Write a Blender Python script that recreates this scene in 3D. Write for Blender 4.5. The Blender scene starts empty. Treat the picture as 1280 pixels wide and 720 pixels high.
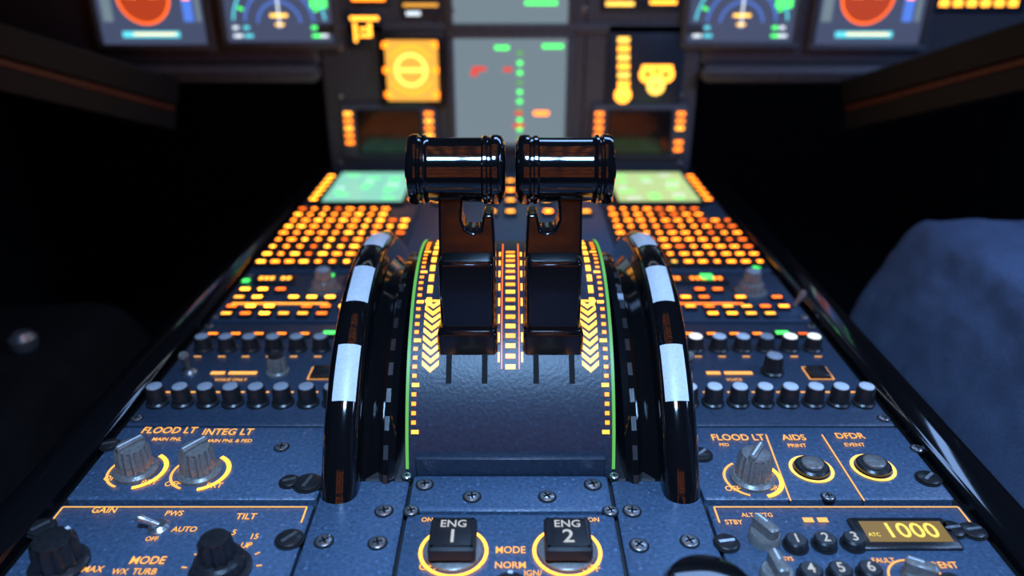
import bpy, math, random
from mathutils import Matrix, Vector
random.seed(7)
sc = bpy.context.scene
sc.view_settings.view_transform = 'Standard'
sc.view_settings.look = 'None'

# ------------------------------------------------------------------ survey
# pedestal top is the plane z=0, x to the right, y forward (metres)
def pp(px, py):
    return ((px-638)*.335/(py+68), 349.0/(py+68)-.1374)
FP = 1.12                       # y of the main instrument panel face
TH = math.radians(24.25)
def ff(px, py):
    a=(px-638)/950; b=(py-360)/950
    t=FP/(math.cos(TH)-b*math.sin(TH))
    return (a*t, .305+t*(-math.sin(TH)-b*math.cos(TH)))

# --------------------------------------------------------------- materials
def _new(name):
    m=bpy.data.materials.new(name); m.use_nodes=True
    nt=m.node_tree; return m,nt,nt.nodes["Principled BSDF"]
def pbr(name,col,rough=.5,metal=0,bump=0,scale=300,var=0,coat=0,speck=0,spec=.5):
    m,nt,p=_new(name)
    p.inputs["Base Color"].default_value=(*col,1)
    p.inputs["Roughness"].default_value=rough
    p.inputs["Metallic"].default_value=metal
    p.inputs["Coat Weight"].default_value=coat
    p.inputs["Coat Roughness"].default_value=.05
    p.inputs["Specular IOR Level"].default_value=spec
    tc=nt.nodes.new("ShaderNodeTexCoord")
    n=nt.nodes.new("ShaderNodeTexNoise"); n.inputs["Scale"].default_value=scale
    n.inputs["Detail"].default_value=6
    nt.links.new(tc.outputs["Object"],n.inputs["Vector"])
    if var or speck:
        r=nt.nodes.new("ShaderNodeValToRGB")
        e=r.color_ramp.elements
        e[0].position=.3; e[0].color=(*[c*(1-var) for c in col],1)
        e[1].position=.66; e[1].color=(*[min(1,c*(1+var)) for c in col],1)
        if speck:
            k=r.color_ramp.elements.new(.70); k.color=(*[min(1,c*(1+speck)) for c in col],1)
        nt.links.new(n.outputs["Fac"],r.inputs["Fac"])
        nt.links.new(r.outputs["Color"],p.inputs["Base Color"])
    if bump:
        b=nt.nodes.new("ShaderNodeBump"); b.inputs["Strength"].default_value=bump
        b.inputs["Distance"].default_value=.0006
        nt.links.new(n.outputs["Fac"],b.inputs["Height"])
        nt.links.new(b.outputs["Normal"],p.inputs["Normal"])
    return m
def emi(name,col,s,base=(.02,.02,.02)):
    m,nt,p=_new(name)
    p.inputs["Base Color"].default_value=(*base,1)
    p.inputs["Roughness"].default_value=.4
    p.inputs["Emission Color"].default_value=(*col,1)
    p.inputs["Emission Strength"].default_value=s
    return m
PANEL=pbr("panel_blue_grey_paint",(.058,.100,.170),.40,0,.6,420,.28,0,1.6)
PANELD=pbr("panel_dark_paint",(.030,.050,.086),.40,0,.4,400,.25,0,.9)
QUADM=pbr("quadrant_dark_paint",(.017,.028,.050),.42,0,.4,400,.25,0,.9)
FPANEL=pbr("instrument_panel_paint",(.115,.125,.150),.6,0,.3,200,.2)
BLACK=pbr("gloss_black",(.005,.005,.006),.09,0,.03,60,0,.8)
LEVER=pbr("lever_black_lacquer",(.004,.004,.005),.16,0,.05,90,0,.35)
MATTE=pbr("matte_black",(.010,.010,.012),.6,0,.3,200,.2)
VOID=pbr("slot_black",(.004,.004,.005),.9)
KNOBG=pbr("knob_grey",(.20,.19,.18),.32,.2,.3,500,.2)
KNOBB=pbr("knob_black",(.016,.016,.018),.32,0,.2,500,.2)
CAP=pbr("knob_cap_grey",(.42,.46,.52),.28,.2,.1,500,.1)
METAL=pbr("screw_metal",(.55,.57,.60),.28,.9,.2,600,.2)
WHITE=pbr("white_mark_paint",(.70,.73,.78),.4,0,.1,500,.08)
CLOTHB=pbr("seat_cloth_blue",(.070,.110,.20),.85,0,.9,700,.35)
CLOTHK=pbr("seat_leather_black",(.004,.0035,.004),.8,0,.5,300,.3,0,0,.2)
WALL=pbr("cabin_lining_dark",(.010,.010,.013),.9,0,.3,60,.2,0,0,.2)
FLOORM=pbr("floor_carpet_dark",(.008,.008,.010),.95,0,.8,500,.4,0,0,.2)
RAILM=pbr("rail_brown_trim",(.16,.05,.03),.45,0,.3,200,.3)
ORG=emi("lit_orange",(1,.20,.010),3.8)
ORG2=emi("lit_orange_dim",(1,.14,.008),2.0)
AMB=emi("lit_amber",(1,.36,.03),3.8)
KEYL=emi("key_backlight_amber",(1,.31,.02),11.0)
KEYR=emi("key_backlight_orange",(1,.20,.01),10.0)
KEYD=emi("key_backlight_dim",(1,.15,.008),4)
OHL=emi("reflection_backlight",(1,.24,.015),5.0)  # glow of the unseen overhead and aft panels, added for orange reflections
YEL=emi("lit_yellow",(1,.55,.08),2.6)
TXT=emi("lit_legend_amber",(1,.44,.09),1.5)
GRN=emi("lit_green",(.08,1,.15),2.0)
GRNL=emi("lit_green_line",(.18,.75,.12),.7)
CYAN=emi("lit_cyan",(.12,.75,.9),1.3)
BLU=emi("lit_blue",(.1,.25,.9),1.0)
WHT=emi("lit_white",(.8,.9,1),1.4)
RED=emi("lit_red",(1,.06,.02),1.0)
REDD=emi("lit_red_dim",(.9,.10,.03),.55)
DISW=emi("digit_white",(.75,.8,.85),.75)
SCR_G=emi("screen_grey",(.32,.44,.52),.56)
SCR_D=emi("screen_dark",(.14,.18,.34),.45)
SCR_C=emi("cdu_screen_cyan",(.30,.80,.62),.95)
SCR_Y=emi("cdu_screen_green",(.60,.82,.36),.95)
SCR_O=emi("screen_amber",(1,.45,.06),1.2)
SCR_K=pbr("screen_off",(.008,.009,.012),.12)
LCD=emi("lcd_amber",(.62,.38,.03),.40)
LCDD=emi("lcd_digits",(1,.80,.12),1.2)

# ----------------------------------------------------------------- builder
class B:
    def __init__(s,name,o=(0,0,0),M=None):
        s.name=name;s.o=Vector(o);s.M=M or Matrix.Identity(4)
        s.v=[];s.f=[];s.mi=[];s.sm=[];s.mats=[];s.t=[]
    def m(s,mat):
        if mat not in s.mats:s.mats.append(mat)
        return s.mats.index(mat)
    def add(s,vs,fs,mat,smooth=False,L=None):
        n=len(s.v);i=s.m(mat)
        for p in vs:
            p=Vector(p)
            if L is not None:p=L@p
            s.v.append(s.M@p-s.o)
        for f in fs:
            s.f.append([n+k for k in f]);s.mi.append(i);s.sm.append(smooth)
    def box(s,x0,x1,y0,y1,z0,z1,mat,ch=0,L=None):
        if ch<=0:
            vs=[(x,y,z) for z in(z0,z1) for x,y in((x0,y0),(x1,y0),(x1,y1),(x0,y1))]
            fs=[(3,2,1,0),(4,5,6,7)]+[(i,(i+1)%4,4+(i+1)%4,4+i) for i in range(4)]
        else:
            def ring(c2,z):
                k=ch
                X0,X1,Y0,Y1=x0+c2,x1-c2,y0+c2,y1-c2
                return [(X0+k,Y0,z),(X1-k,Y0,z),(X1,Y0+k,z),(X1,Y1-k,z),(X1-k,Y1,z),(X0+k,Y1,z),(X0,Y1-k,z),(X0,Y0+k,z)]
            vs=ring(0,z0)+ring(0,z1-ch)+ring(ch,z1)
            fs=[tuple(range(7,-1,-1)),tuple(range(16,24))]
            for r in(0,8):
                fs+=[(r+i,r+(i+1)%8,r+8+(i+1)%8,r+8+i) for i in range(8)]
        s.add(vs,fs,mat,False,L)
    def lathe(s,c,prof,mat,seg=28,axis='z',flute=0,fd=0,a0=0,a1=360,L=None,cap=True):
        full=abs(a1-a0)>=359.9
        n=seg if full else seg+1
        vs=[];fs=[]
        for r,h in prof:
            for i in range(n):
                a=math.radians(a0+(a1-a0)*i/seg)
                rr=r*(1-(fd*(.5+.5*math.cos(flute*a)) if flute else 0))
                if axis=='z':p=(rr*math.cos(a),rr*math.sin(a),h)
                else:p=(h,-rr*math.cos(a),rr*math.sin(a))
                vs.append((c[0]+p[0],c[1]+p[1],c[2]+p[2]))
        for j in range(len(prof)-1):
            for i in range(seg):
                k=(i+1)%n if full else i+1
                fs.append((j*n+i,j*n+k,(j+1)*n+k,(j+1)*n+i))
        if full and cap:
            fs.append(tuple(range(n-1,-1,-1)));q=(len(prof)-1)*n
            fs.append(tuple(range(q,q+n)))
        s.add(vs,fs,mat,True,L)
    def arc(s,cx,cy,z,r0,r1,mat,a0=0,a1=360,seg=32):
        vs=[];fs=[]
        for i in range(seg+1):
            a=math.radians(a0+(a1-a0)*i/seg)
            vs+=[(cx+r0*math.cos(a),cy+r0*math.sin(a),z),(cx+r1*math.cos(a),cy+r1*math.sin(a),z)]
        for i in range(seg):fs.append((2*i,2*i+1,2*i+3,2*i+2))
        s.add(vs,fs,mat)
    def rect(s,x0,x1,y0,y1,z,mat):
        s.add([(x0,y0,z),(x1,y0,z),(x1,y1,z),(x0,y1,z)],[(0,1,2,3)],mat)
    def line(s,p,q,w,z,mat):
        p=Vector(p);q=Vector(q);d=(q-p).normalized();n=Vector((-d.y,d.x))*w/2
        s.add([(*(p-n),z),(*(q-n),z),(*(q+n),z),(*(p+n),z)],[(0,1,2,3)],mat)
    def text(s,body,x,y,z,size,mat,sx=.8,align='CENTER',rot=0):
        s.t.append((body,x,y,z,size,mat,sx,align,rot))
    def screw(s,x,y,z,r=.0042,rot=0):
        s.lathe((x,y,z),[(r*1.25,-.0002),(r*1.25,.0003)],VOID,16)
        s.lathe((x,y,z),[(r,0),(r,.0010),(r*.85,.0014)],METAL,18)
        for k in(0,90):
            a=math.radians(rot+k);L=Matrix.Translation((x,y,z))@Matrix.Rotation(a,4,'Z')
            s.box(-r*.62,r*.62,-r*.13,r*.13,.0012,.00155,VOID,0,L)
    def fast(s,x,y,z,r=.0065,rot=30):   # dzus fastener
        s.lathe((x,y,z),[(r*1.15,0),(r*1.15,.0008)],VOID,20)
        s.lathe((x,y,z),[(r,0),(r,.0018),(r*.8,.0026)],KNOBB,22)
        L=Matrix.Translation((x,y,z))@Matrix.Rotation(math.radians(rot),4,'Z')
        s.box(-r*.7,r*.7,-r*.14,r*.14,.0024,.0029,METAL,0,L)
    def knob(s,x,y,z,r,h,body=KNOBG,capm=None,fl=0,ptr=None,skirt=True):
        if skirt:s.lathe((x,y,z),[(r*1.22,0),(r*1.22,h*.12),(r*1.05,h*.2)],body,28)
        s.lathe((x,y,z),[(r,h*.1),(r*.96,h*.85),(r*.84,h)],body,48 if fl else 28,flute=fl,fd=.16 if fl else 0)
        if capm:s.lathe((x,y,z),[(r*.80,h),(r*.76,h*1.05),(r*.55,h*1.09)],capm,24)
        if ptr is not None:
            L=Matrix.Translation((x,y,z))@Matrix.Rotation(math.radians(ptr),4,'Z')
            s.box(0,r*.8,-r*.1,r*.1,h,h*1.07,WHITE,0,L)
    def finish(s,parent=None,bevel=0,top=None):
        me=bpy.data.meshes.new(s.name)
        me.from_pydata([tuple(v) for v in s.v],[],s.f)
        for mt in s.mats:me.materials.append(mt)
        me.polygons.foreach_set("material_index",s.mi)
        me.polygons.foreach_set("use_smooth",s.sm)
        me.update()
        import bmesh
        bm=bmesh.new();bm.from_mesh(me);bmesh.ops.recalc_face_normals(bm,faces=bm.faces);bm.to_mesh(me);bm.free()
        me.set_sharp_from_angle(angle=math.radians(38))
        ob=bpy.data.objects.new(s.name,me);sc.collection.objects.link(ob)
        ob.location=s.o
        if parent:
            ob.parent=parent;ob.location=s.o-parent.location
        if bevel:
            b=ob.modifiers.new("bevel",'BEVEL');b.width=bevel;b.segments=3;b.limit_method='ANGLE';b.angle_limit=math.radians(35)
        for k,(body,x,y,z,size,mat,sx,al,rot) in enumerate(s.t):
            cu=bpy.data.curves.new("legend",'FONT');cu.body=body;cu.size=size
            cu.align_x=al;cu.align_y='CENTER';cu.materials.append(mat);cu.resolution_u=3
            cu.offset=size*.012
            t=bpy.data.objects.new("legend_%d"%(k+1),cu);sc.collection.objects.link(t)
            t.parent=ob
            L=s.M@Matrix.Translation((x,y,z))@Matrix.Rotation(math.radians(rot),4,'Z')@Matrix.Diagonal((sx,1,1,1))
            t.matrix_local=Matrix.Translation(-s.o)@L
        return ob

XI=.117; XO=.270
TZ=.0008
# ---------------------------------------------------------------- pedestal
b=B("center_pedestal",(0,.65,0))
b.box(-.302,.302,.12,1.12,-.55,-.006,MATTE,.004)
b.box(-.302,-.2735,.12,1.12,-.008,.006,BLACK,.003)
b.box(.2735,.302,.12,1.12,-.008,.006,BLACK,.003)
for sgn in(-1,1):
    b.box(min(sgn*.302,sgn*.318),max(sgn*.302,sgn*.318),.12,1.12,-.05,-.03,MATTE,.003)
ped=b.finish()

def plate(b,x0,x1,y0,y1,mat=PANEL):
    g=.0008
    b.box(x0+g,x1-g,y0+g,y1-g,-.006,0,mat,.0012)

# --------------------------------------------------------------- weather radar panel (left, near)
b=B("weather_radar_panel",(-.19,.30,0))
plate(b,-XO,-XI,.20,.3626)
def T(b,s,px,py,size=.0062,mat=TXT,sx=.85,**k):
    x,y=pp(px,py);b.text(s,x,y,TZ,size,mat,sx,**k)
T(b,"GAIN",131,640,.0072);T(b,"PWS",218,644,.0062);T(b,"AUTO",231,664,.0060);T(b,"TILT",308,648,.0072)
T(b,"5",293,668);T(b,"15",318,673);T(b,"MODE",185,703,.0080);T(b,"TURB",181,717,.0062);T(b,"MAX",116,714,.0062);T(b,"UP",308,684,.0060)
T(b,"OFF",190,676,.0048);T(b,"WX",150,717,.0056)
b.line((-XO+.004,.3585),(-XI-.004,.3585),.0010,TZ,TXT)
b.line((-XO+.004,.3585),(-XO+.004,.345),.0010,TZ,TXT)
b.line((-XI-.004,.3585),(-XI-.004,.345),.0010,TZ,TXT)
x,y=pp(75,708)
b.knob(x,y,0,.0125,.018,KNOBB,KNOBB,10,60)
x,y=pp(276,714)
b.knob(x,y,0,.0135,.010,KNOBB,None,0)
b.knob(x,y,.009,.0095,.013,KNOBB,KNOBB,12,None,False)
for a in range(-20,200,28):
    ca,sa=math.cos(math.radians(a)),math.sin(math.radians(a))
    b.line((x+.0185*ca,y+.0185*sa),(x+.0215*ca,y+.0215*sa),.0009,TZ,TXT)
for q in((52,662),(362,676)):
    x,y=pp(*q);b.fast(x,y,0,.0072,50)
x,y=pp(200,662)   # toggle
b.lathe((x,y,0),[(.0062,0),(.0062,.002),(.004,.004)],METAL,20)
L=Matrix.Translation((x,y,.003))@Matrix.Rotation(math.radians(-65),4,'Y')
b.lathe((0,0,0),[(.0016,0),(.0022,.008),(.0028,.011),(.002,.013)],METAL,16,L=L)
x,y=pp(185,775)
b.knob(x,y,0,.012,.014,KNOBB,KNOBB,10,90)
b.finish()

# --------------------------------------------------------------- flood/integral light panel
FY0,FY1=.3662,.4430
def dimmer(b,px,py,r=.0112,h=.019):
    x,y=pp(px,py)
    b.arc(x,y,TZ,r*1.45,r*1.70,AMB,-75,62)
    b.arc(x,y,TZ,r*1.45,r*1.60,TXT,118,250)
    b.knob(x,y,0,r,h,KNOBG,KNOBG,14,None)
    L=Matrix.Translation((x,y,h))@Matrix.Rotation(math.radians(55),4,'Z')
    b.box(-r*.78,r*.78,-r*.2,r*.2,-.001,.0042,KNOBG,.0008,L)
    b.box(-r*.7,r*.7,-.0006,.0006,.004,.0045,WHITE,0,L)
b=B("flood_light_panel",(-.19,.40,0))
plate(b,-XO,-XI,FY0,FY1)
T(b,"FLOOD LT",212,540,.0102,TXT,.78);T(b,"INTEG LT",285,542,.0102,TXT,.80)
T(b,"MAIN PNL",209,551,.0052);T(b,"MAIN PNL & PED",286,553,.0050)
dimmer(b,171,590);dimmer(b,250,592)
T(b,"OFF",140,600,.0068);T(b,"BRT",187,605,.0066);T(b,"OFF",216,607,.0066);T(b,"BRT",268,609,.0068)
for q in((138,558),(362,604)):
    x,y=pp(*q);b.fast(x,y,0,.0058,20)
x,y=pp(385,606);b.fast(x,y,0,.0082,75)
x,y=pp(352,560);b.screw(x,y,0)
b.finish()

b=B("flood_light_panel",(.19,.40,0))
plate(b,XI,XO,FY0,FY1)
T(b,"FLOOD LT",922,549,.0098,TXT,.78);T(b,"AIDS",992,549,.0090,TXT,.85);T(b,"DFDR",1062,547,.0090,TXT,.85)
T(b,"PRINT",996,559,.0054);T(b,"EVENT",1068,558,.0054);T(b,"PED",905,558,.0044)
dimmer(b,940,600)
T(b,"OFF",916,613,.0066);T(b,"BRT",970,612,.0066)
for q in((1014,588),(1091,586)):
    x,y=pp(*q)
    b.arc(x,y,TZ,.0118,.0138,YEL)
    b.lathe((x,y,0),[(.0108,0),(.0108,.003),(.0095,.0042)],KNOBB,28)
    b.lathe((x,y,0),[(.0068,.003),(.0068,.0058),(.0055,.0068)],KNOBG,24)
for a,c in(((957,545),(988,628)),((1027,545),(1080,628))):
    b.line(pp(*a),pp(*c),.0010,TZ,TXT)
for q in((876,570),(1160,600)):
    x,y=pp(*q);b.fast(x,y,0,.0068,40)
for q in((1146,562),(1035,622)):
    x,y=pp(*q);b.screw(x,y,0,.0036)
b.finish()

# --------------------------------------------------------------- transponder panel (right, near)
b=B("transponder_panel",(.19,.30,0))
plate(b,XI,XO,.20,.3626)
b.line((XI+.004,.3585),(XO-.004,.3585),.0010,TZ,TXT)
b.line((XO-.004,.3585),(XO-.004,.345),.0010,TZ,TXT)
b.line((XI+.004,.3585),(XI+.004,.345),.0010,TZ,TXT)
T(b,"STBY",917,655,.0054);T(b,"ALT RPTG",946,646,.0048,TXT);T(b,"IDENT",1178,709,.0066);T(b,"SYS",985,701,.0044)
for i,q in enumerate(((994,684),(1030,683),(1066,682),(1012,722),(1049,721),(1086,720),(1030,760),(1068,759),(1106,758))):
    x,y=pp(*q)
    b.lathe((x,y,0),[(.0072,0),(.0072,.001)],VOID,24)
    b.lathe((x,y,0),[(.0064,0),(.0062,.0048),(.0052,.0058)],KNOBB,26)
    b.text(str(i+1),x,y,.0060,.0095,DISW,.9)
x0=.2002;x1=.2470
y1=pp(1076,657)[1];y0=pp(1184,683)[1]
b.box(x0-.005,x1+.004,y0-.004,y1+.004,-.001,.0026,KNOBB,.001)
b.rect(x0,x1,y0,y1,.0028,LCD)
b.text("1000",(x0+x1)/2+.003,(y0+y1)/2,.0031,.0165,LCDD,.95)
b.text("ATC",x0+.0045,(y0+y1)/2-.003,.0031,.004,LCDD,.85)
def selector(b,px,py,rot,r=.0078,h=.013):
    x,y=pp(px,py)
    b.lathe((x,y,0),[(r*1.15,0),(r*1.1,h*.35),(r*1.0,h*.45)],KNOBG,30)
    L=Matrix.Translation((x,y,h*.4))@Matrix.Rotation(math.radians(rot),4,'Z')
    b.box(-r*.95,r*1.1,-r*.42,r*.42,0,h*.62,KNOBG,.0012,L)
    b.box(0,r*.95,-r*.07,r*.07,h*.62,h*.65,WHITE,0,L)
selector(b,955,676,120);selector(b,970,724,95);selector(b,1148,728,150)
for q in((908,681),(1190,664),(1216,666)):
    x,y=pp(*q);b.fast(x,y,0,.0065,10)
for q in((1010,652),(1028,652)):
    x,y=pp(*q);b.rect(x-.003,x+.003,y-.002,y+.002,TZ,TXT)
x,y=pp(1185,740);b.knob(x,y,0,.006,.008,KNOBB,None,0)
b.arc(*pp(1148,728),TZ,.014,.0152,TXT,0,180)
T(b,"FAULT",1104,703,.0050)
b.finish()

# --------------------------------------------------------------- audio control panels
def audio(sg):
    b=B("audio_control_panel",(sg*.19,.52,0))
    xa,xb=(-XO,-XI) if sg<0 else(XI,XO)
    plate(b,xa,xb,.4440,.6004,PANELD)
    w=xb-xa
    ya=pp(0,437)[1]; yc=pp(0,505)[1]; yb=pp(0,468)[1]
    for i in range(7):
        x=xa+.016+i*.0195
        capm=CAP
        if sg>0 and i in(1,5,6):capm=WHT
        if sg>0 and i in(2,3):capm=WHITE
        b.knob(x,ya,0,.0068,.012,KNOBB,capm,0)
        b.box(x-.0055,x+.0055,ya+.018,ya+.026,0,.003,KNOBB,.0008)
        b.rect(x-.004,x+.004,ya+.0205,ya+.0235,.0032,ORG if random.random()<.75 else ORG2)
        b.rect(x-.003,x+.003,ya-.0145,ya-.013,TZ,TXT)
    b.box(xb-.045,xb-.030,ya+.018,ya+.028,0,.0034,KNOBB,.0008)
    b.rect(xb-.043,xb-.032,ya+.020,ya+.026,.0036,GRN)
    for i in range(8):
        x=xa+.0125+i*.0183
        cm=(CAP if sg<0 else WHITE)
        b.knob(x,yc,0,.0068,.0145,KNOBB,cm,0)
        b.rect(x-.004,x+.004,yc+.0135,yc+.0152,TZ,TXT)
    xt=xa+.020
    b.lathe((xt,yb,0),[(.0055,0),(.0055,.002),(.003,.004)],METAL,20)
    L=Matrix.Translation((xt,yb,.003))@Matrix.Rotation(math.radians(18),4,'X')
    b.lathe((0,0,0),[(.0018,0),(.003,.013),(.004,.017),(.003,.019)],KNOBG,18,L=L)
    b.rect(xa+.036,xa+.047,yb-.002,yb+.0025,TZ,TXT);b.rect(xa+.050,xa+.072,yb-.002,yb+.0025,TZ,TXT)
    b.text("VOICE ONLY" if sg<0 else "VOICE",xa+.055,yb-.010,TZ,.005,TXT,.85)
    xk=xa+.088
    b.knob(xk,yb+.002,0,.0075,.015,KNOBG if sg<0 else KNOBB,KNOBB if sg<0 else CAP,10)
    x=xb-.030
    b.arc(x,yb,TZ,.0125,.0137,TXT,45,405,4)
    b.box(x-.0075,x+.0075,yb-.0075,yb+.0075,0,.004,KNOBB,.001)
    for q in((xa+.006,.452),(xb-.006,.452),(xa+.006,.594),(xb-.006,.594)):b.screw(q[0],q[1],0,.0036)
    b.finish()
audio(-1);audio(1)

# --------------------------------------------------------------- radio management panels
def radio(sg):
    b=B("radio_management_panel",(sg*.19,.66,0))
    xa,xb=(-XO,-XI) if sg<0 else(XI,XO)
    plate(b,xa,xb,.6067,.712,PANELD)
    xk,yk=(-.180,.672) if sg<0 else (.232,.668)
    K1=KEYL if sg<0 else KEYR
    for c in(0,1):
        x0=xa+.018+c*.090
        if sg>0 and c==1:x0=xa+.060
        b.box(x0-.003,x0+.039,.684,.703,0,.003,KNOBB,.001)
        b.rect(x0,x0+.036,.686,.700,.0032,SCR_K)
        for k in range(6):
            if k==3:continue
            b.rect(x0+.002+k*.0055,x0+.006+k*.0055,.690,.697,.0035,AMB if sg<0 else ORG)
    b.rect(xa+.004,xa+.011,.687,.695,.002,GRN)
    if sg<0:b.rect(-.190,-.178,.697,.708,.002,GRN)
    else:b.rect(.190,.202,.690,.703,.004,GRN)
    for r,(yy,n) in enumerate(((.668,8),(.650,8),(.630,8),(.615,7))):
        for i in range(n):
            x=xa+.014+i*.0172
            if math.hypot(x-xk,yy-yk)<.021:continue
            if random.random()<.12:continue
            b.box(x-.0060,x+.0060,yy-.0055,yy+.0055,0,.003,KNOBB,.0008)
            b.rect(x-.0044,x+.0044,yy-.0022,yy+.0022,.0033,random.choice((K1,K1,AMB,KEYD)))
    b.line((xa+.01,.6405),(xa+.10,.6405),.0022,TZ,AMB if sg<0 else ORG)
    b.knob(xk,yk,0,.0125,.011,KNOBG,None,16)
    b.knob(xk,yk,.010,.0082,.012,KNOBG,CAP,12,None,False)
    for q in((xa+.006,.612),(xa+.006,.706),(xb-.006,.612)):b.screw(q[0],q[1],0,.0034)
    if sg>0:
        L=Matrix.Translation((xb-.008,.632,.002))@Matrix.Rotation(math.radians(25),4,'Y')
        b.lathe((0,0,0),[(.0018,0),(.003,.014),(.002,.017)],METAL,14,L=L)
    b.finish()
radio(-1);radio(1)

# --------------------------------------------------------------- control display units
def cdu(sg):
    b=B("flight_management_control_display_unit",(sg*.19,.9,0))
    xa,xb=(-XO,-XI) if sg<0 else(XI,XO)
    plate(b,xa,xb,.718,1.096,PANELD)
    sx0,sx1=(-.243,-.140) if sg<0 else(.140,.245)
    b.box(sx0-.005,sx1+.005,.930,1.080,0,.005,KNOBB,.002)
    b.rect(sx0,sx1,.937,1.073,.0054,SCR_C if sg<0 else SCR_Y)
    for r in range(8):
        for k in range(3):
            if random.random()<.6:
                x=sx0+.006+k*.033+random.random()*.006
                b.rect(x,x+.010+random.random()*.010,.948+r*.0152,.953+r*.0152,.0056,GRN if (r+k)%3 else WHT)
    for side in(-1,1):
        for r in range(6):
            x=(sx0-.0135) if side<0 else(sx1+.0125)
            yy=.950+r*.0215
            b.box(x-.006,x+.006,yy-.007,yy+.007,0,.004,KNOBB,.001)
            b.rect(x-.0045,x+.0045,yy-.0025,yy+.0035,.0043,KEYL if (sg<0 and side<0) else KEYR)
    rows=9
    for r in range(rows):
        yy=.735+r*.0218
        n=10
        for c in range(n):
            x=xa+.0095+c*.0149
            if r>=7 and c in(8,9):continue
            b.box(x-.0062,x+.0062,yy-.0088,yy+.0088,0,.0042,KNOBB,.001)
            mt=random.choice((KEYR,KEYR,KEYL,KEYL,KEYL,KEYD)) if sg<0 else random.choice((KEYR,KEYR,KEYR,KEYD))
            if sg>0 and r==0 and c==3:mt=YEL
            wd=.0042 if random.random()<.6 else .0026
            b.rect(x-wd,x+wd,yy-.0024,yy+.0024,.0046,mt)
    b.rect(xb-.02,xb-.012,.722,.728,.002,GRN)
    b.finish()
cdu(-1);cdu(1)

# --------------------------------------------------------------- system control panel between the CDUs
b=B("system_display_control_panel",(0,.9,0))
plate(b,-XI,XI,.70,1.096,PANEL)
for r in range(4):
    for c in range(9):
        if random.random()<.25:continue
        x=-.094+c*.0235;yy=.90+r*.045
        b.box(x-.008,x+.008,yy-.010,yy+.010,0,.004,KNOBB,.001)
        b.rect(x-.0050,x+.0050,yy-.004,yy+.005,.0043,CYAN if (r==0 and c==5) else random.choice((ORG,AMB,KEYR)))
b.finish()

# --------------------------------------------------------------- thrust quadrant
QC=(0,.52,-.03);QR=.13
b=B("thrust_lever_quadrant",(0,.52,0))
b.lathe(QC,[(.04,-.0675),(QR-.004,-.0675),(QR,-.0655),(QR,.0655),(QR-.004,.0675),(.04,.0675)],QUADM,60,'x',a0=8,a1=172)
def qp(x0,x1,a0,a1,mat,e=.0005,b=b):
    b.lathe(QC,[(QR+e,x0),(QR+e,x1)],mat,max(2,int(abs(a1-a0)/3)+1),'x',a0=a0,a1=a1)
for s in(-1,1):
    for xs in(.0165,.0395):
        qp(s*xs-.0018,s*xs+.0018,38,150,VOID,.0004)
    qp(s*.0655-.0010,s*.0655+.0010,14,110,GRNL,.0007)
    for i in range(30):
        a=24+i*2.6
        L=.0046 if i%5==0 else .0028
        x=sorted((s*.0628,s*(.0628-L)))
        qp(x[0],x[1],a,a+1.1,AMB if i%5==0 else ORG)
    for i in range(9):
        a=62+i*5
        x=sorted((s*.0565,s*.0530));qp(x[0],x[1],a,a+3.2,AMB)
    for i in range(9):
        a=41+i*2.5
        xm=s*.0515
        for d in(-1,1):
            vs=[]
            for(xx,aa) in((xm,a),(xm,a+1.5),(xm+d*.0054,a+3.6),(xm+d*.0054,a+2.1)):
                ar=math.radians(aa);R=QR+.0006
                vs.append((xx,QC[1]-R*math.cos(ar),QC[2]+R*math.sin(ar)))
            b.add(vs,[(0,1,2,3)],AMB if i%2 else YEL)
    x=sorted((s*.0575,s*.0455))
    qp(x[0],x[1],63.5,64.3,AMB)
for i in range(16):
    a=42+i*3.1
    qp(-.0032,.0032,a,a+1.4,ORG if i%2 else AMB)
for s in(-1,1):
    x=sorted((s*.0060,s*.0053));qp(x[0],x[1],42,98,ORG2)
    for i in range(8):
        x=sorted((s*.0082,s*.0070));qp(x[0],x[1],44+i*6,47+i*6,AMB)
b.box(-.060,.060,.3905,.396,-.002,.012,QUADM,.001)
quad=b.finish()

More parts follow.
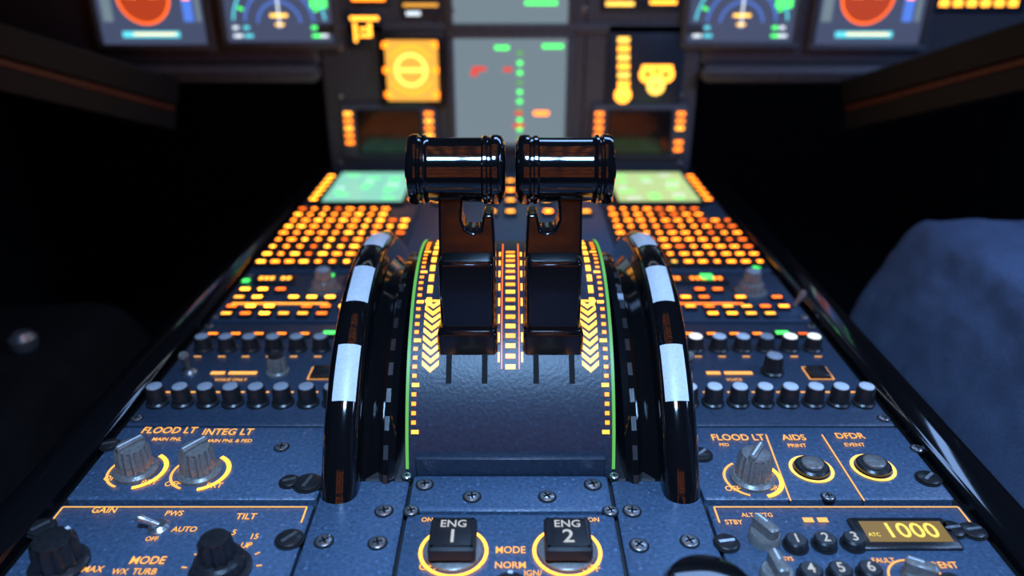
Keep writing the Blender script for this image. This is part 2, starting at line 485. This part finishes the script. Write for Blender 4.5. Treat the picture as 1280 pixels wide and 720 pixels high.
# --------------------------------------------------------------- thrust levers
def lever(s):
    e=bpy.data.objects.new("thrust_lever",None);sc.collection.objects.link(e)
    e.empty_display_size=.02;e.location=(s*.028,.46,.06)
    out=[(.0454,.035),(.0460,.10),(.0454,.16),(.0385,.172),(.0265,.172),(.0300,.158),(.0310,.147),(.0285,.1405),(.0235,.1385),(.0190,.1400),(.0172,.1500),(.0108,.1500),(.0095,.125),(.0093,.035)]
    bb=B("lever_arm",(s*.028,.46,.06))
    vs=[];n=len(out)
    for t in(-.0115,.0115):
        for x,z in out:
            k=1-max(0,(z-.10))*3.0
            vs.append((s*x,.452+(z-.06)*.16+t*k,z))
    fs=[tuple(range(n)),tuple(range(2*n-1,n-1,-1))]+[(i,(i+1)%n,n+(i+1)%n,n+i) for i in range(n)]
    bb.add(vs,fs,LEVER);bb.finish(e,.0016)
    bb=B("lever_base",(s*.028,.46,.06))
    x=sorted((s*.0470,s*.0082))
    bb.box(x[0],x[1],.430,.470,.036,.080,LEVER,.002);
    bb.box(x[0]+.002,x[1]-.002,.4355,.466,.07,.126,LEVER,.002)
    bb.finish(e,.0008)
    bb=B("lever_handle",(s*.034,.47,.176))
    pr=[(.0120,.0030),(.0165,.0032),(.0195,.0045),(.0215,.0062),(.0222,.0085),(.0220,.0115),(.0207,.0128),(.0207,.0140),(.0216,.0150),(.0216,.0168),(.0204,.0180),
        (.0203,.030),(.0203,.0505),(.0207,.0525),(.0218,.0535),(.0218,.0550),(.0207,.0560),(.0210,.0572),(.0222,.0580),(.0222,.0612),(.0214,.0632),(.0190,.0640),(.0130,.0643)]
    bb.lathe((0,.470,.1755),[(a,s*h) for a,h in pr],BLACK,64,'x')
    x0=s*.0643
    bb.lathe((0,.470,.1755),[(.0075,x0),(.0075,x0+s*.0012),(.0065,x0+s*.002)],KNOBB,28,'x')
    bb.finish(e)
lever(-1);lever(1)

# --------------------------------------------------------------- pitch trim wheels
def wheel(s):
    C=(0,.529,-.09);R=.19
    b=B("pitch_trim_wheel",(s*.1,.529,-.09))
    xc=.1045;hw=.0115
    rim=[]
    for i in range(13):
        a=math.radians(180*i/12)
        rim.append((R-.012+.012*math.sin(a)**.7,xc+hw*math.cos(a)))
    pr=[(.03,xc+hw-.003),(R-.035,xc+hw-.003),(R-.022,xc+hw)]+rim+[(R-.020,xc-hw),(R-.024,xc-hw-.004)]
    pr+=[(R-.028,.0845),(R-.022,.0825),(R-.017,.0800),(R-.0165,.0760),(R-.020,.0725),(R-.034,.0712),(.03,.0712)]
    b.lathe(C,[(r,s*x) for r,x in pr],BLACK,96,'x')
    mk=[]
    for i in range(4,10):
        a=math.radians(180*i/12)
        mk.append((R-.012+.012*math.sin(a)**.7+.0005,xc+(hw+.0004)*math.cos(a)))
    mk2=[(r,s*x) for r,x in mk]
    for a in (52.7,75,97.3,119.6,142):
        b.lathe(C,mk2,WHITE,8,'x',a0=a-5.8,a1=a+5.8)
    for i in range(60):
        a=i*6
        b.lathe(C,[(R-.0162,s*.0795),(R-.0162,s*.0765)],KNOBB,1,'x',a0=a,a1=a+3)
    b.finish()
wheel(-1);wheel(1)

# --------------------------------------------------------------- centre plates
b=B("pedestal_cover_plate",(-.09,.30,0))
plate(b,-.1165,-.0625,.20,.3850)
for q in((405,678),(480,640),(472,680),(404,742),(472,742)):
    x,y=pp(*q);b.screw(x,y,0,.0046,random.random()*90)
b.finish()
b=B("pedestal_cover_plate",(.09,.30,0))
plate(b,.0625,.1165,.20,.3850)
for q in((799,683),(862,678),(790,640),(868,742),(800,742)):
    x,y=pp(*q);b.screw(x,y,0,.0046,random.random()*90)
b.finish()
b=B("pedestal_cover_plate",(0,.37,0))
plate(b,-.0615,.0615,.3560,.3900)
for q in((531,607),(741,607),(590,622),(684,622)):
    x,y=pp(*q);b.screw(x,y,0,.0046,random.random()*90)
b.finish()
for s in(-1,1):
    b=B("pedestal_cover_plate",(s*.09,.46,0))
    x=sorted((s*.0625,s*.1165))
    b.box(x[0],x[1],.3858,.70,-.007,-.001,MATTE,.001)
    b.screw(s*.0655,.389,-.001,.003)
    b.finish()

b=B("engine_master_panel",(0,.28,0))
plate(b,-.0615,.0615,.20,.3545)
T(b,"MODE",638,690,.0074,TXT,.80);T(b,"NORM",638,709,.0068,TXT,.85);T(b,"IGN/",666,719,.0056,TXT,.85)
T(b,"OFF",536,711,.0072);T(b,"OFF",738,713,.0072);T(b,"ON",534,652,.0050);T(b,"ON",742,652,.0050)
for s,n in((-1,"1"),(1,"2")):
    x,y=pp(638+s*71,691)
    b.arc(x,y,TZ,.0172,.0192,AMB,-95,80)
    b.arc(x,y,TZ,.0172,.0192,AMB,100,265)
    b.lathe((x,y,0),[(.0160,0),(.0160,.0025),(.0145,.0035)],KNOBG,32)
    b.lathe((x,y,0),[(.009,.003),(.007,.009)],METAL,22)
    b.box(x-.0127,x+.0127,y-.0127,y+.0127,.006,.0140,MATTE,.0014)
    for q in((x-.0112,x+.0112,y+.0100,y+.0112),(x-.0112,x+.0112,y-.0112,y-.0100),(x-.0112,x-.0100,y-.0112,y+.0112),(x+.0100,x+.0112,y-.0112,y+.0112)):
        b.box(*q,.0138,.0144,KNOBB)
    b.text("ENG",x,y+.0062,.0144,.0078,DISW,.95)
    b.text(n,x,y-.0036,.0144,.0140,DISW,.95)
x,y=pp(638,760)
b.arc(x,y,TZ,.017,.018,TXT,20,160)
b.knob(x,y,0,.012,.014,KNOBG,KNOBB,12,90)
for q in((514,640),(763,640)):
    x,y=pp(*q);b.screw(x,y,0,.004,20)
b.finish()

b=B("speed_brake_lever",(.093,.268,0))
x,y=.093,.2655
b.box(x-.004,x+.004,y-.04,y+.04,-.001,.0015,VOID)
b.box(x-.0025,x+.0025,y-.006,y+.006,-.001,.022,LEVER,.001)
b.lathe((x,y,.0),[(.006,.018),(.0190,.020),(.0225,.024),(.0228,.029),(.0200,.0335),(.012,.0355),(.004,.036)],BLACK,44)
b.finish()

# --------------------------------------------------------------- main instrument panel
MF=Matrix(((1,0,0,0),(0,0,-1,FP),(0,1,0,0),(0,0,0,1)))
b=B("main_instrument_panel",(0,FP,.2),MF)
b.box(-.270,.270,-.01,.46,-.05,0,FPANEL,.004)
for s in(-1,1):
    x=sorted((s*.272,s*1.06))
    b.box(x[0],x[1],.150,.46,-.05,0,FPANEL,.004)
    b.box(x[0],x[1],.128,.150,-.02,.022,FPANEL,.006)
    b.box(min(s*.105,s*.107),max(s*.105,s*.107),.0,.46,0,.0006,VOID)
b.box(-.270,.270,.192,.206,0,.004,FPANEL,.002)
for q in((425,60),(425,120),(850,60),(850,120),(560,200),(725,200),(565,12),(730,12),(425,205),(850,205)):
    x,y=ff(*q);b.screw(x,y,0,.004)
b.finish()

def display(name,cx,cz,w=.160,h=.160):
    b=B(name,(cx,FP,cz),MF)
    g=.009
    b.box(cx-w/2-g,cx+w/2+g,cz-h/2-g,cz-h/2,0,.009,FPANEL,.002)
    b.box(cx-w/2-g,cx+w/2+g,cz+h/2,cz+h/2+g,0,.009,FPANEL,.002)
    b.box(cx-w/2-g,cx-w/2,cz-h/2,cz+h/2,0,.009,FPANEL,.002)
    b.box(cx+w/2,cx+w/2+g,cz-h/2,cz+h/2,0,.009,FPANEL,.002)
    return b
xl,zt=ff(580,60);xr,zb=ff(716,168)
cz=(zt+zb)/2;W=.160
b=display("system_display",0,cz,W,.150)
b.rect(-W/2,W/2,cz-.075,cz+.075,.001,SCR_G)
for i in range(10):
    yy=cz-.07+i*.0135
    b.rect(.010,.017,yy,yy+.006,.0014,GRN if i%3 else GRNL)
for(x,y,w,m) in((-.045,.033,.020,RED),(-.052,.026,.01,RED),(-.004,.032,.012,RED),(.045,-.03,.022,ORG),(.012,-.03,.010,RED),(.012,-.048,.016,RED),(.06,.064,.03,GRN),(-.012,.062,.02,GRN)):
    b.rect(x-w/2,x+w/2,cz+y-.003,cz+y+.003,.0015,m)
b.finish()
z0=ff(640,33)[1];cz=z0+.078
b=display("engine_warning_display",0,cz,W,.150)
b.rect(-W/2,W/2,cz-.075,cz+.075,.001,SCR_G)
b.rect(.02,.065,cz-.050,cz-.044,.0014,GRN)
for s in(-1,1):
    b.arc(s*.035,cz+.035,.0014,.020,.023,GRN,-30,180)
b.finish()

def nd(name,s,pxc):
    x,_=ff(pxc,30);zb=ff(pxc,53)[1];cz=zb+.076
    b=display(name,x,cz,.148,.150)
    b.rect(x-.074,x+.074,cz-.075,cz+.075,.001,SCR_D)
    zc=cz-.052
    for r,m in((.030,BLU),(.048,BLU),(.064,CYAN)):
        b.arc(x,zc,.0014,r-.0013,r+.0013,m,5,175)
    for k in range(7):
        a=math.radians(20+k*23)
        b.line((x+.052*math.cos(a),zc+.052*math.sin(a)),(x+.060*math.cos(a),zc+.060*math.sin(a)),.003,.0016,WHT if k%2 else GRN)
    b.line((x,zc-.004),(x,zc+.05),.0025,.0016,WHT)
    b.line((x-.012,zc+.012),(x+.012,zc+.012),.004,.0016,YEL)
    b.line((x-.006,zc),(x+.006,zc),.003,.0016,YEL)
    for dx,m in((-.06,WHT),(-.045,CYAN),(.05,GRN),(.06,WHT)):
        b.rect(x+dx-.006,x+dx+.006,cz-.069,cz-.065,.0016,m)
        b.rect(x+dx-.006,x+dx+.002,cz-.058,cz-.054,.0016,m)
    b.rect(x+.045,x+.068,cz-.030,cz-.018,.0016,GRN)
    b.finish()
nd("navigation_display",-1,350);nd("navigation_display",1,926)
def pfd(name,pxc):
    x,_=ff(pxc,30);zb=ff(pxc,56)[1];cz=zb+.076
    b=display(name,x,cz,.148,.150)
    b.rect(x-.074,x+.074,cz-.075,cz+.075,.001,SCR_D)
    zc=cz-.012
    b.arc(x-.008,zc,.0014,0,.034,BLU,0,180);b.arc(x-.008,zc,.0014,0,.034,REDD,180,360)
    b.arc(x-.008,zc,.0016,.034,.037,ORG2,180,360)
    b.line((x-.03,zc),(x-.016,zc),.003,.0018,YEL);b.line((x,zc),(x+.014,zc),.003,.0018,YEL)
    b.rect(x-.068,x-.054,cz-.045,cz+.05,.0014,SCR_G)
    b.rect(x+.044,x+.058,cz-.045,cz+.05,.0014,BLU)
    b.rect(x+.046,x+.056,zc-.004,zc+.006,.0018,ORG)
    b.rect(x+.062,x+.068,cz-.045,cz+.05,.0014,SCR_G)
    b.rect(x-.045,x+.035,cz-.066,cz-.058,.0014,CYAN)
    b.line((x-.03,cz-.0615),(x+.03,cz-.0615),.002,.0018,YEL)
    for i in range(3):b.rect(x-.06+i*.04,x-.03+i*.04,cz+.062,cz+.067,.0016,GRN)
    b.finish()
pfd("primary_flight_display",192);pfd("primary_flight_display",1086)

def fr(b,px0,py0,px1,py1,z,mat):
    x0,y1=ff(px0,py0);x1,y0=ff(px1,py1);b.rect(x0,x1,y0,y1,z,mat)
def fbox(b,px0,py0,px1,py1,z,mat,ch=.002):
    x0,y1=ff(px0,py0);x1,y0=ff(px1,py1);b.box(x0,x1,y0,y1,0,z,mat,ch)
b=B("standby_instrument_panel",(-.15,FP,.17),MF)
fbox(b,430,12,482,60,.004,PANELD)
for r in((438,20,474,25),(442,28,448,52),(450,34,460,38),(460,28,466,46),(450,42,462,46)):fr(b,*r,.0046,AMB)
fbox(b,472,40,558,132,.012,KNOBB,.003)
fr(b,482,49,550,124,.0125,SCR_O)
x,y=ff(515,86)
b.arc(x,y,.013,.018,.024,YEL,0,360);b.arc(x,y,.0132,.030,.034,ORG,30,150);b.arc(x,y,.0132,.030,.034,ORG,210,330)
b.rect(x-.02,x+.02,y-.003,y+.003,.0134,YEL)
for dx in(-.034,.034):
    for dy in(-.034,0,.034):b.rect(x+dx-.005,x+dx+.005,y+dy-.004,y+dy+.004,.0134,ORG)
b.finish()
b=B("landing_gear_panel",(.2,FP,.17),MF)
fbox(b,760,30,850,130,.004,PANELD)
for k in range(7):
    fr(b,772,46+k*11,786,53+k*11,.0046,AMB if k%2 else YEL)
x,y=ff(778,118);b.arc(x,y,.0046,.004,.012,AMB)
x,y=ff(820,96)
b.arc(x-.013,y+.004,.0046,.004,.012,AMB);b.arc(x+.013,y+.004,.0046,.004,.012,AMB);b.arc(x,y-.012,.0048,.003,.013,YEL)
b.rect(x-.022,x+.022,y+.012,y+.017,.0046,AMB)
b.finish()
b=B("chronometer_panel",(.2,FP,.26),MF)
fbox(b,752,-16,795,14,.004,PANELD)
fr(b,757,2,792,7,.0046,YEL);fr(b,757,-8,780,-3,.0046,ORG)
fbox(b,800,-20,850,14,.004,PANELD)
fr(b,812,0,845,5,.0046,AMB)
b.finish()
b=B("brake_pressure_panel",(-.2,FP,.26),MF)
fbox(b,436,-20,490,6,.004,PANELD);fr(b,440,-4,482,1,.0046,ORG)
fbox(b,500,-16,552,22,.004,PANELD);fr(b,504,4,548,8,.0046,SCR_O);fr(b,508,14,526,19,.0046,WHT)
b.finish()
b=B("warning_light_panel",(.66,FP,.25),MF)
x,y=ff(1222,4)
b.box(x-.065,x+.065,y-.012,y+.03,0,.004,PANELD,.002)
for i in range(6):b.rect(x-.055+i*.019,x-.042+i*.019,y-.004,y+.005,.0046,AMB)
b.finish()
def dcdu(pl,pr,name="datalink_display_unit"):
    x0,_=ff(pl,160);x1,_=ff(pr,160)
    b=B(name,((x0+x1)/2,FP,.04),MF)
    z1=ff(640,130)[1];z0=ff(640,197)[1]
    b.box(x0,x1,z0,z1,0,.008,FPANEL,.003)
    b.box(x0+.022,x1-.022,z0+.006,z1-.005,.007,.0095,MATTE,.002)
    b.rect(x0+.026,x1-.026,z0+.010,z1-.008,.0097,SCR_K)
    for sx,n in((x0+.0115,6),(x1-.0115,6)):
        for k in range(n):
            yy=z0+.012+k*.0105
            if random.random()<.12:continue
            b.rect(sx-.0058,sx+.0058,yy,yy+.0050,.0086,random.choice((ORG,ORG,AMB)))
    b.finish()
dcdu(428,547);dcdu(738,858)

b=B("glareshield",(0,1.05,.5))
pts=[(.86,.47),(.90,.445),(1.06,.462),(1.30,.50),(1.30,.54),(.95,.53)]
n=len(pts);vs=[(x,y,z) for x in(-1.06,1.06) for y,z in pts]
b.add(vs,[tuple(range(n)),tuple(range(2*n-1,n-1,-1))]+[(i,(i+1)%n,n+(i+1)%n,n+i) for i in range(n)],MATTE)
b.finish(None,.008)

def bar(s):
    b=B("folding_table_rail",(s*.53,.95,.15))
    A=Vector((s*.480,1.085,.094));C=Vector((s*.600,.62,.275))
    d=(C-A).normalized();side=d.cross(Vector((0,0,1))).normalized();up=side.cross(d).normalized()
    def pr(w0,w1,h0,h1,mat):
        vs=[]
        for p in(A,C):
            for w,h in((w0,h0),(w1,h0),(w1,h1),(w0,h1)):vs.append(p+side*w+up*h)
        b.add(vs,[(0,1,2,3),(7,6,5,4),(0,4,5,1),(1,5,6,2),(2,6,7,3),(3,7,4,0)],mat)
    pr(-.008,.008,-.004,.005,RAILM)
    pr(-.012,.012,.0052,.040,MATTE)
    pr(-.010,.010,-.03,-.0042,MATTE)
    b.finish(None,.002)
bar(-1);bar(1)

# --------------------------------------------------------------- seats
def seat(s,cloth,dz=0):
    e=bpy.data.objects.new("pilot_seat",None);sc.collection.objects.link(e)
    e.location=(s*.62,.5,-.1)
    import bmesh
    def soft(name,rings,mat,crease=0,disp=0):
        bm=bmesh.new();R=[]
        cr=bm.edges.layers.float.new("crease_edge")
        for z,x0,x1,y0,y1 in rings:
            R.append([bm.verts.new((s*x-e.location.x,y-.5,z+.1+dz)) for x,y in((x0,y0),((x0+x1)/2,y0),(x1,y0),(x1,(y0+y1)/2),(x1,y1),((x0+x1)/2,y1),(x0,y1),(x0,(y0+y1)/2))])
        bm.faces.new(R[0][::-1]);bm.faces.new(R[-1])
        for a,c in zip(R,R[1:]):
            for i in range(8):
                bm.faces.new((a[i],a[(i+1)%8],c[(i+1)%8],c[i]))
            if crease:
                for i in(0,2,4,6):
                    ed=bm.edges.get((a[i],c[i]));ed[cr]=crease
        bmesh.ops.recalc_face_normals(bm,faces=bm.faces)
        me=bpy.data.meshes.new(name);bm.to_mesh(me);bm.free()
        for p in me.polygons:p.use_smooth=True
        me.materials.append(mat)
        o=bpy.data.objects.new(name,me);sc.collection.objects.link(o);o.parent=e
        m=o.modifiers.new("sub",'SUBSURF');m.levels=5 if disp else 3;m.render_levels=m.levels
        if disp:
            t=bpy.data.textures.new("cloth_folds",'CLOUDS');t.noise_scale=.07;t.noise_depth=2
            d=o.modifiers.new("folds",'DISPLACE');d.texture=t;d.strength=disp;d.mid_level=.5
        return o
    soft("cushion",[(-.30,.38,.86,.36,.72),(-.28,.365,.89,.33,.75),(-.20,.362,.90,.32,.77),(-.10,.380,.90,.32,.79),(-.03,.415,.90,.32,.81),(.008,.448,.89,.32,.823),(.020,.460,.88,.32,.825),(.025,.475,.87,.33,.815),(.027,.54,.80,.40,.74)],cloth,.55,.016)
    soft("backrest",[(-.25,.42,.86,.20,.32),(-.22,.41,.87,.18,.34),(.1,.41,.87,.12,.28),(.38,.44,.84,.05,.20),(.45,.48,.80,.04,.17),(.46,.52,.76,.06,.15)],cloth)
    soft("headrest",[(.47,.53,.75,.04,.13),(.49,.52,.76,.02,.15),(.60,.52,.76,.01,.14),(.64,.55,.73,.03,.12)],cloth)
    bb=B("seat_frame",e.location)
    bb.box(*sorted((s*.42,s*.80)),.28,.70,-.36-abs(dz)*.5,-.30+dz,MATTE,.01)
    bb.box(*sorted((s*.52,s*.70)),.38,.60,-.55,-.36,MATTE,.01)
    bb.box(*sorted((s*.46,s*.76)),.26,.72,-.55,-.52,METAL,.004)
    bb.lathe((s*.61,.07,0),[(.012,.42+dz),(.012,.49+dz)],METAL,16)
    if s<0:
        bb.lathe((s*.515,.71,.022+dz),[(.010,0),(.014,.006),(.014,.016),(.008,.022)],METAL,24)
    bb.finish(e)
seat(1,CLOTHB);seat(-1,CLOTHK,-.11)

# --------------------------------------------------------------- overhead panel, unseen, added for orange reflections on the lever handles
MO=Matrix(((1,0,0,0),(0,-1,0,.25),(0,0,-1,.98),(0,0,0,1)))
b=B("overhead_reflection_panel",(0,.25,.98),MO)
b.box(-.30,.30,-.45,.45,-.16,0,MATTE,.004)
for c in range(4):
    for r in range(7):
        x0=-.285+c*.1435;y0=-.44+r*.126
        b.box(x0,x0+.139,y0,y0+.121,0,.004,PANELD,.001)
        for i in range(4):
            for j in range(3):
                xx=x0+.020+i*.033;yy=y0+.022+j*.038
                b.box(xx-.010,xx+.010,yy-.010,yy+.010,.003,.009,KNOBB,.001)
                if random.random()<.75:b.rect(xx-.007,xx+.007,yy-.006,yy+.004,.0095,OHL)
                b.rect(xx-.012,xx+.012,yy+.013,yy+.016,.0045,TXT)
b.finish()
# unseen aft circuit breaker panel, its glowing strips added for handle reflections
MA=Matrix(((-1,0,0,0),(0,0,1,-1.18),(0,1,0,0),(0,0,0,1)))
b=B("circuit_breaker_reflection_panel",(0,-1.18,.35),MA)
b.box(-.55,.55,-.15,.95,-.01,.012,MATTE,.004)
for c in range(3):
    for r in range(3):
        x0=-.53+c*.36;y0=-.13+r*.36
        b.box(x0,x0+.345,y0,y0+.345,.012,.016,PANELD,.002)
        for j in range(6):
            b.rect(x0+.02,x0+.325,y0+.022+j*.055,y0+.028+j*.055,.0165,OHL)
            for i in range(10):
                b.lathe((x0+.03+i*.0315,y0+.045+j*.055,.016),[(.006,0),(.006,.010),(.004,.012)],KNOBB,10)
                if random.random()<.4:b.rect(x0+.022+i*.0315,x0+.038+i*.0315,y0+.052+j*.055,y0+.058+j*.055,.0166,OHL)
b.finish()

# --------------------------------------------------------------- cabin shell
def slab(name,x0,x1,y0,y1,z0,z1,mat):
    b=B(name,((x0+x1)/2,(y0+y1)/2,(z0+z1)/2));b.box(x0,x1,y0,y1,z0,z1,mat);b.finish()
slab("floor",-1.12,1.12,-1.2,1.7,-.60,-.55,FLOORM)
slab("ceiling",-1.12,1.12,-1.2,1.7,1.15,1.20,WALL)
slab("wall_left",-1.17,-1.12,-1.2,1.7,-.60,1.20,WALL)
slab("wall_right",1.12,1.17,-1.2,1.7,-.60,1.20,WALL)
slab("wall_front",-1.12,1.12,1.70,1.75,-.60,1.20,WALL)
slab("wall_rear",-1.12,1.12,-1.25,-1.2,-.60,1.20,WALL)

# --------------------------------------------------------------- lights
def area(name,loc,target,size,power,col,sy=None,spread=180):
    l=bpy.data.lights.new(name,'AREA');l.energy=power;l.color=col;l.size=size
    l.spread=math.radians(spread)
    if sy:l.shape='RECTANGLE';l.size_y=sy
    o=bpy.data.objects.new(name,l);sc.collection.objects.link(o);o.location=loc
    o.rotation_euler=(Vector(target)-Vector(loc)).to_track_quat('-Z','Y').to_euler()
area("overhead_dome_light",(.0,-.04,.86),(0,.20,0),.16,4.0,(.30,.58,1),.14,88)
area("windshield_skylight",(.45,1.35,.98),(.45,.40,0),.9,4.5,(.30,.52,1),.25)
area("side_window_light",(1.05,.35,.80),(.66,.65,0),.5,3.4,(.34,.54,1),.3,90)
area("panel_fill_light",(0,.93,.435),(0,1.12,.12),.5,.20,(.75,.85,1),.02)  # fill lamp added under the glareshield to brighten the instrument panel
w=bpy.data.worlds.new("world");sc.world=w;w.use_nodes=True
w.node_tree.nodes["Background"].inputs[0].default_value=(.05,.08,.16,1)
w.node_tree.nodes["Background"].inputs[1].default_value=.2

# --------------------------------------------------------------- camera
cd=bpy.data.cameras.new("camera");cd.sensor_width=36;cd.lens=950/1280*36
cd.clip_start=.01;cd.shift_x=2/1280
cd.dof.use_dof=True;cd.dof.focus_distance=.470;cd.dof.aperture_fstop=3.6
co=bpy.data.objects.new("camera",cd);sc.collection.objects.link(co)
co.location=(0,0,.305);co.rotation_euler=(math.radians(90)-TH,0,0)
sc.camera=co
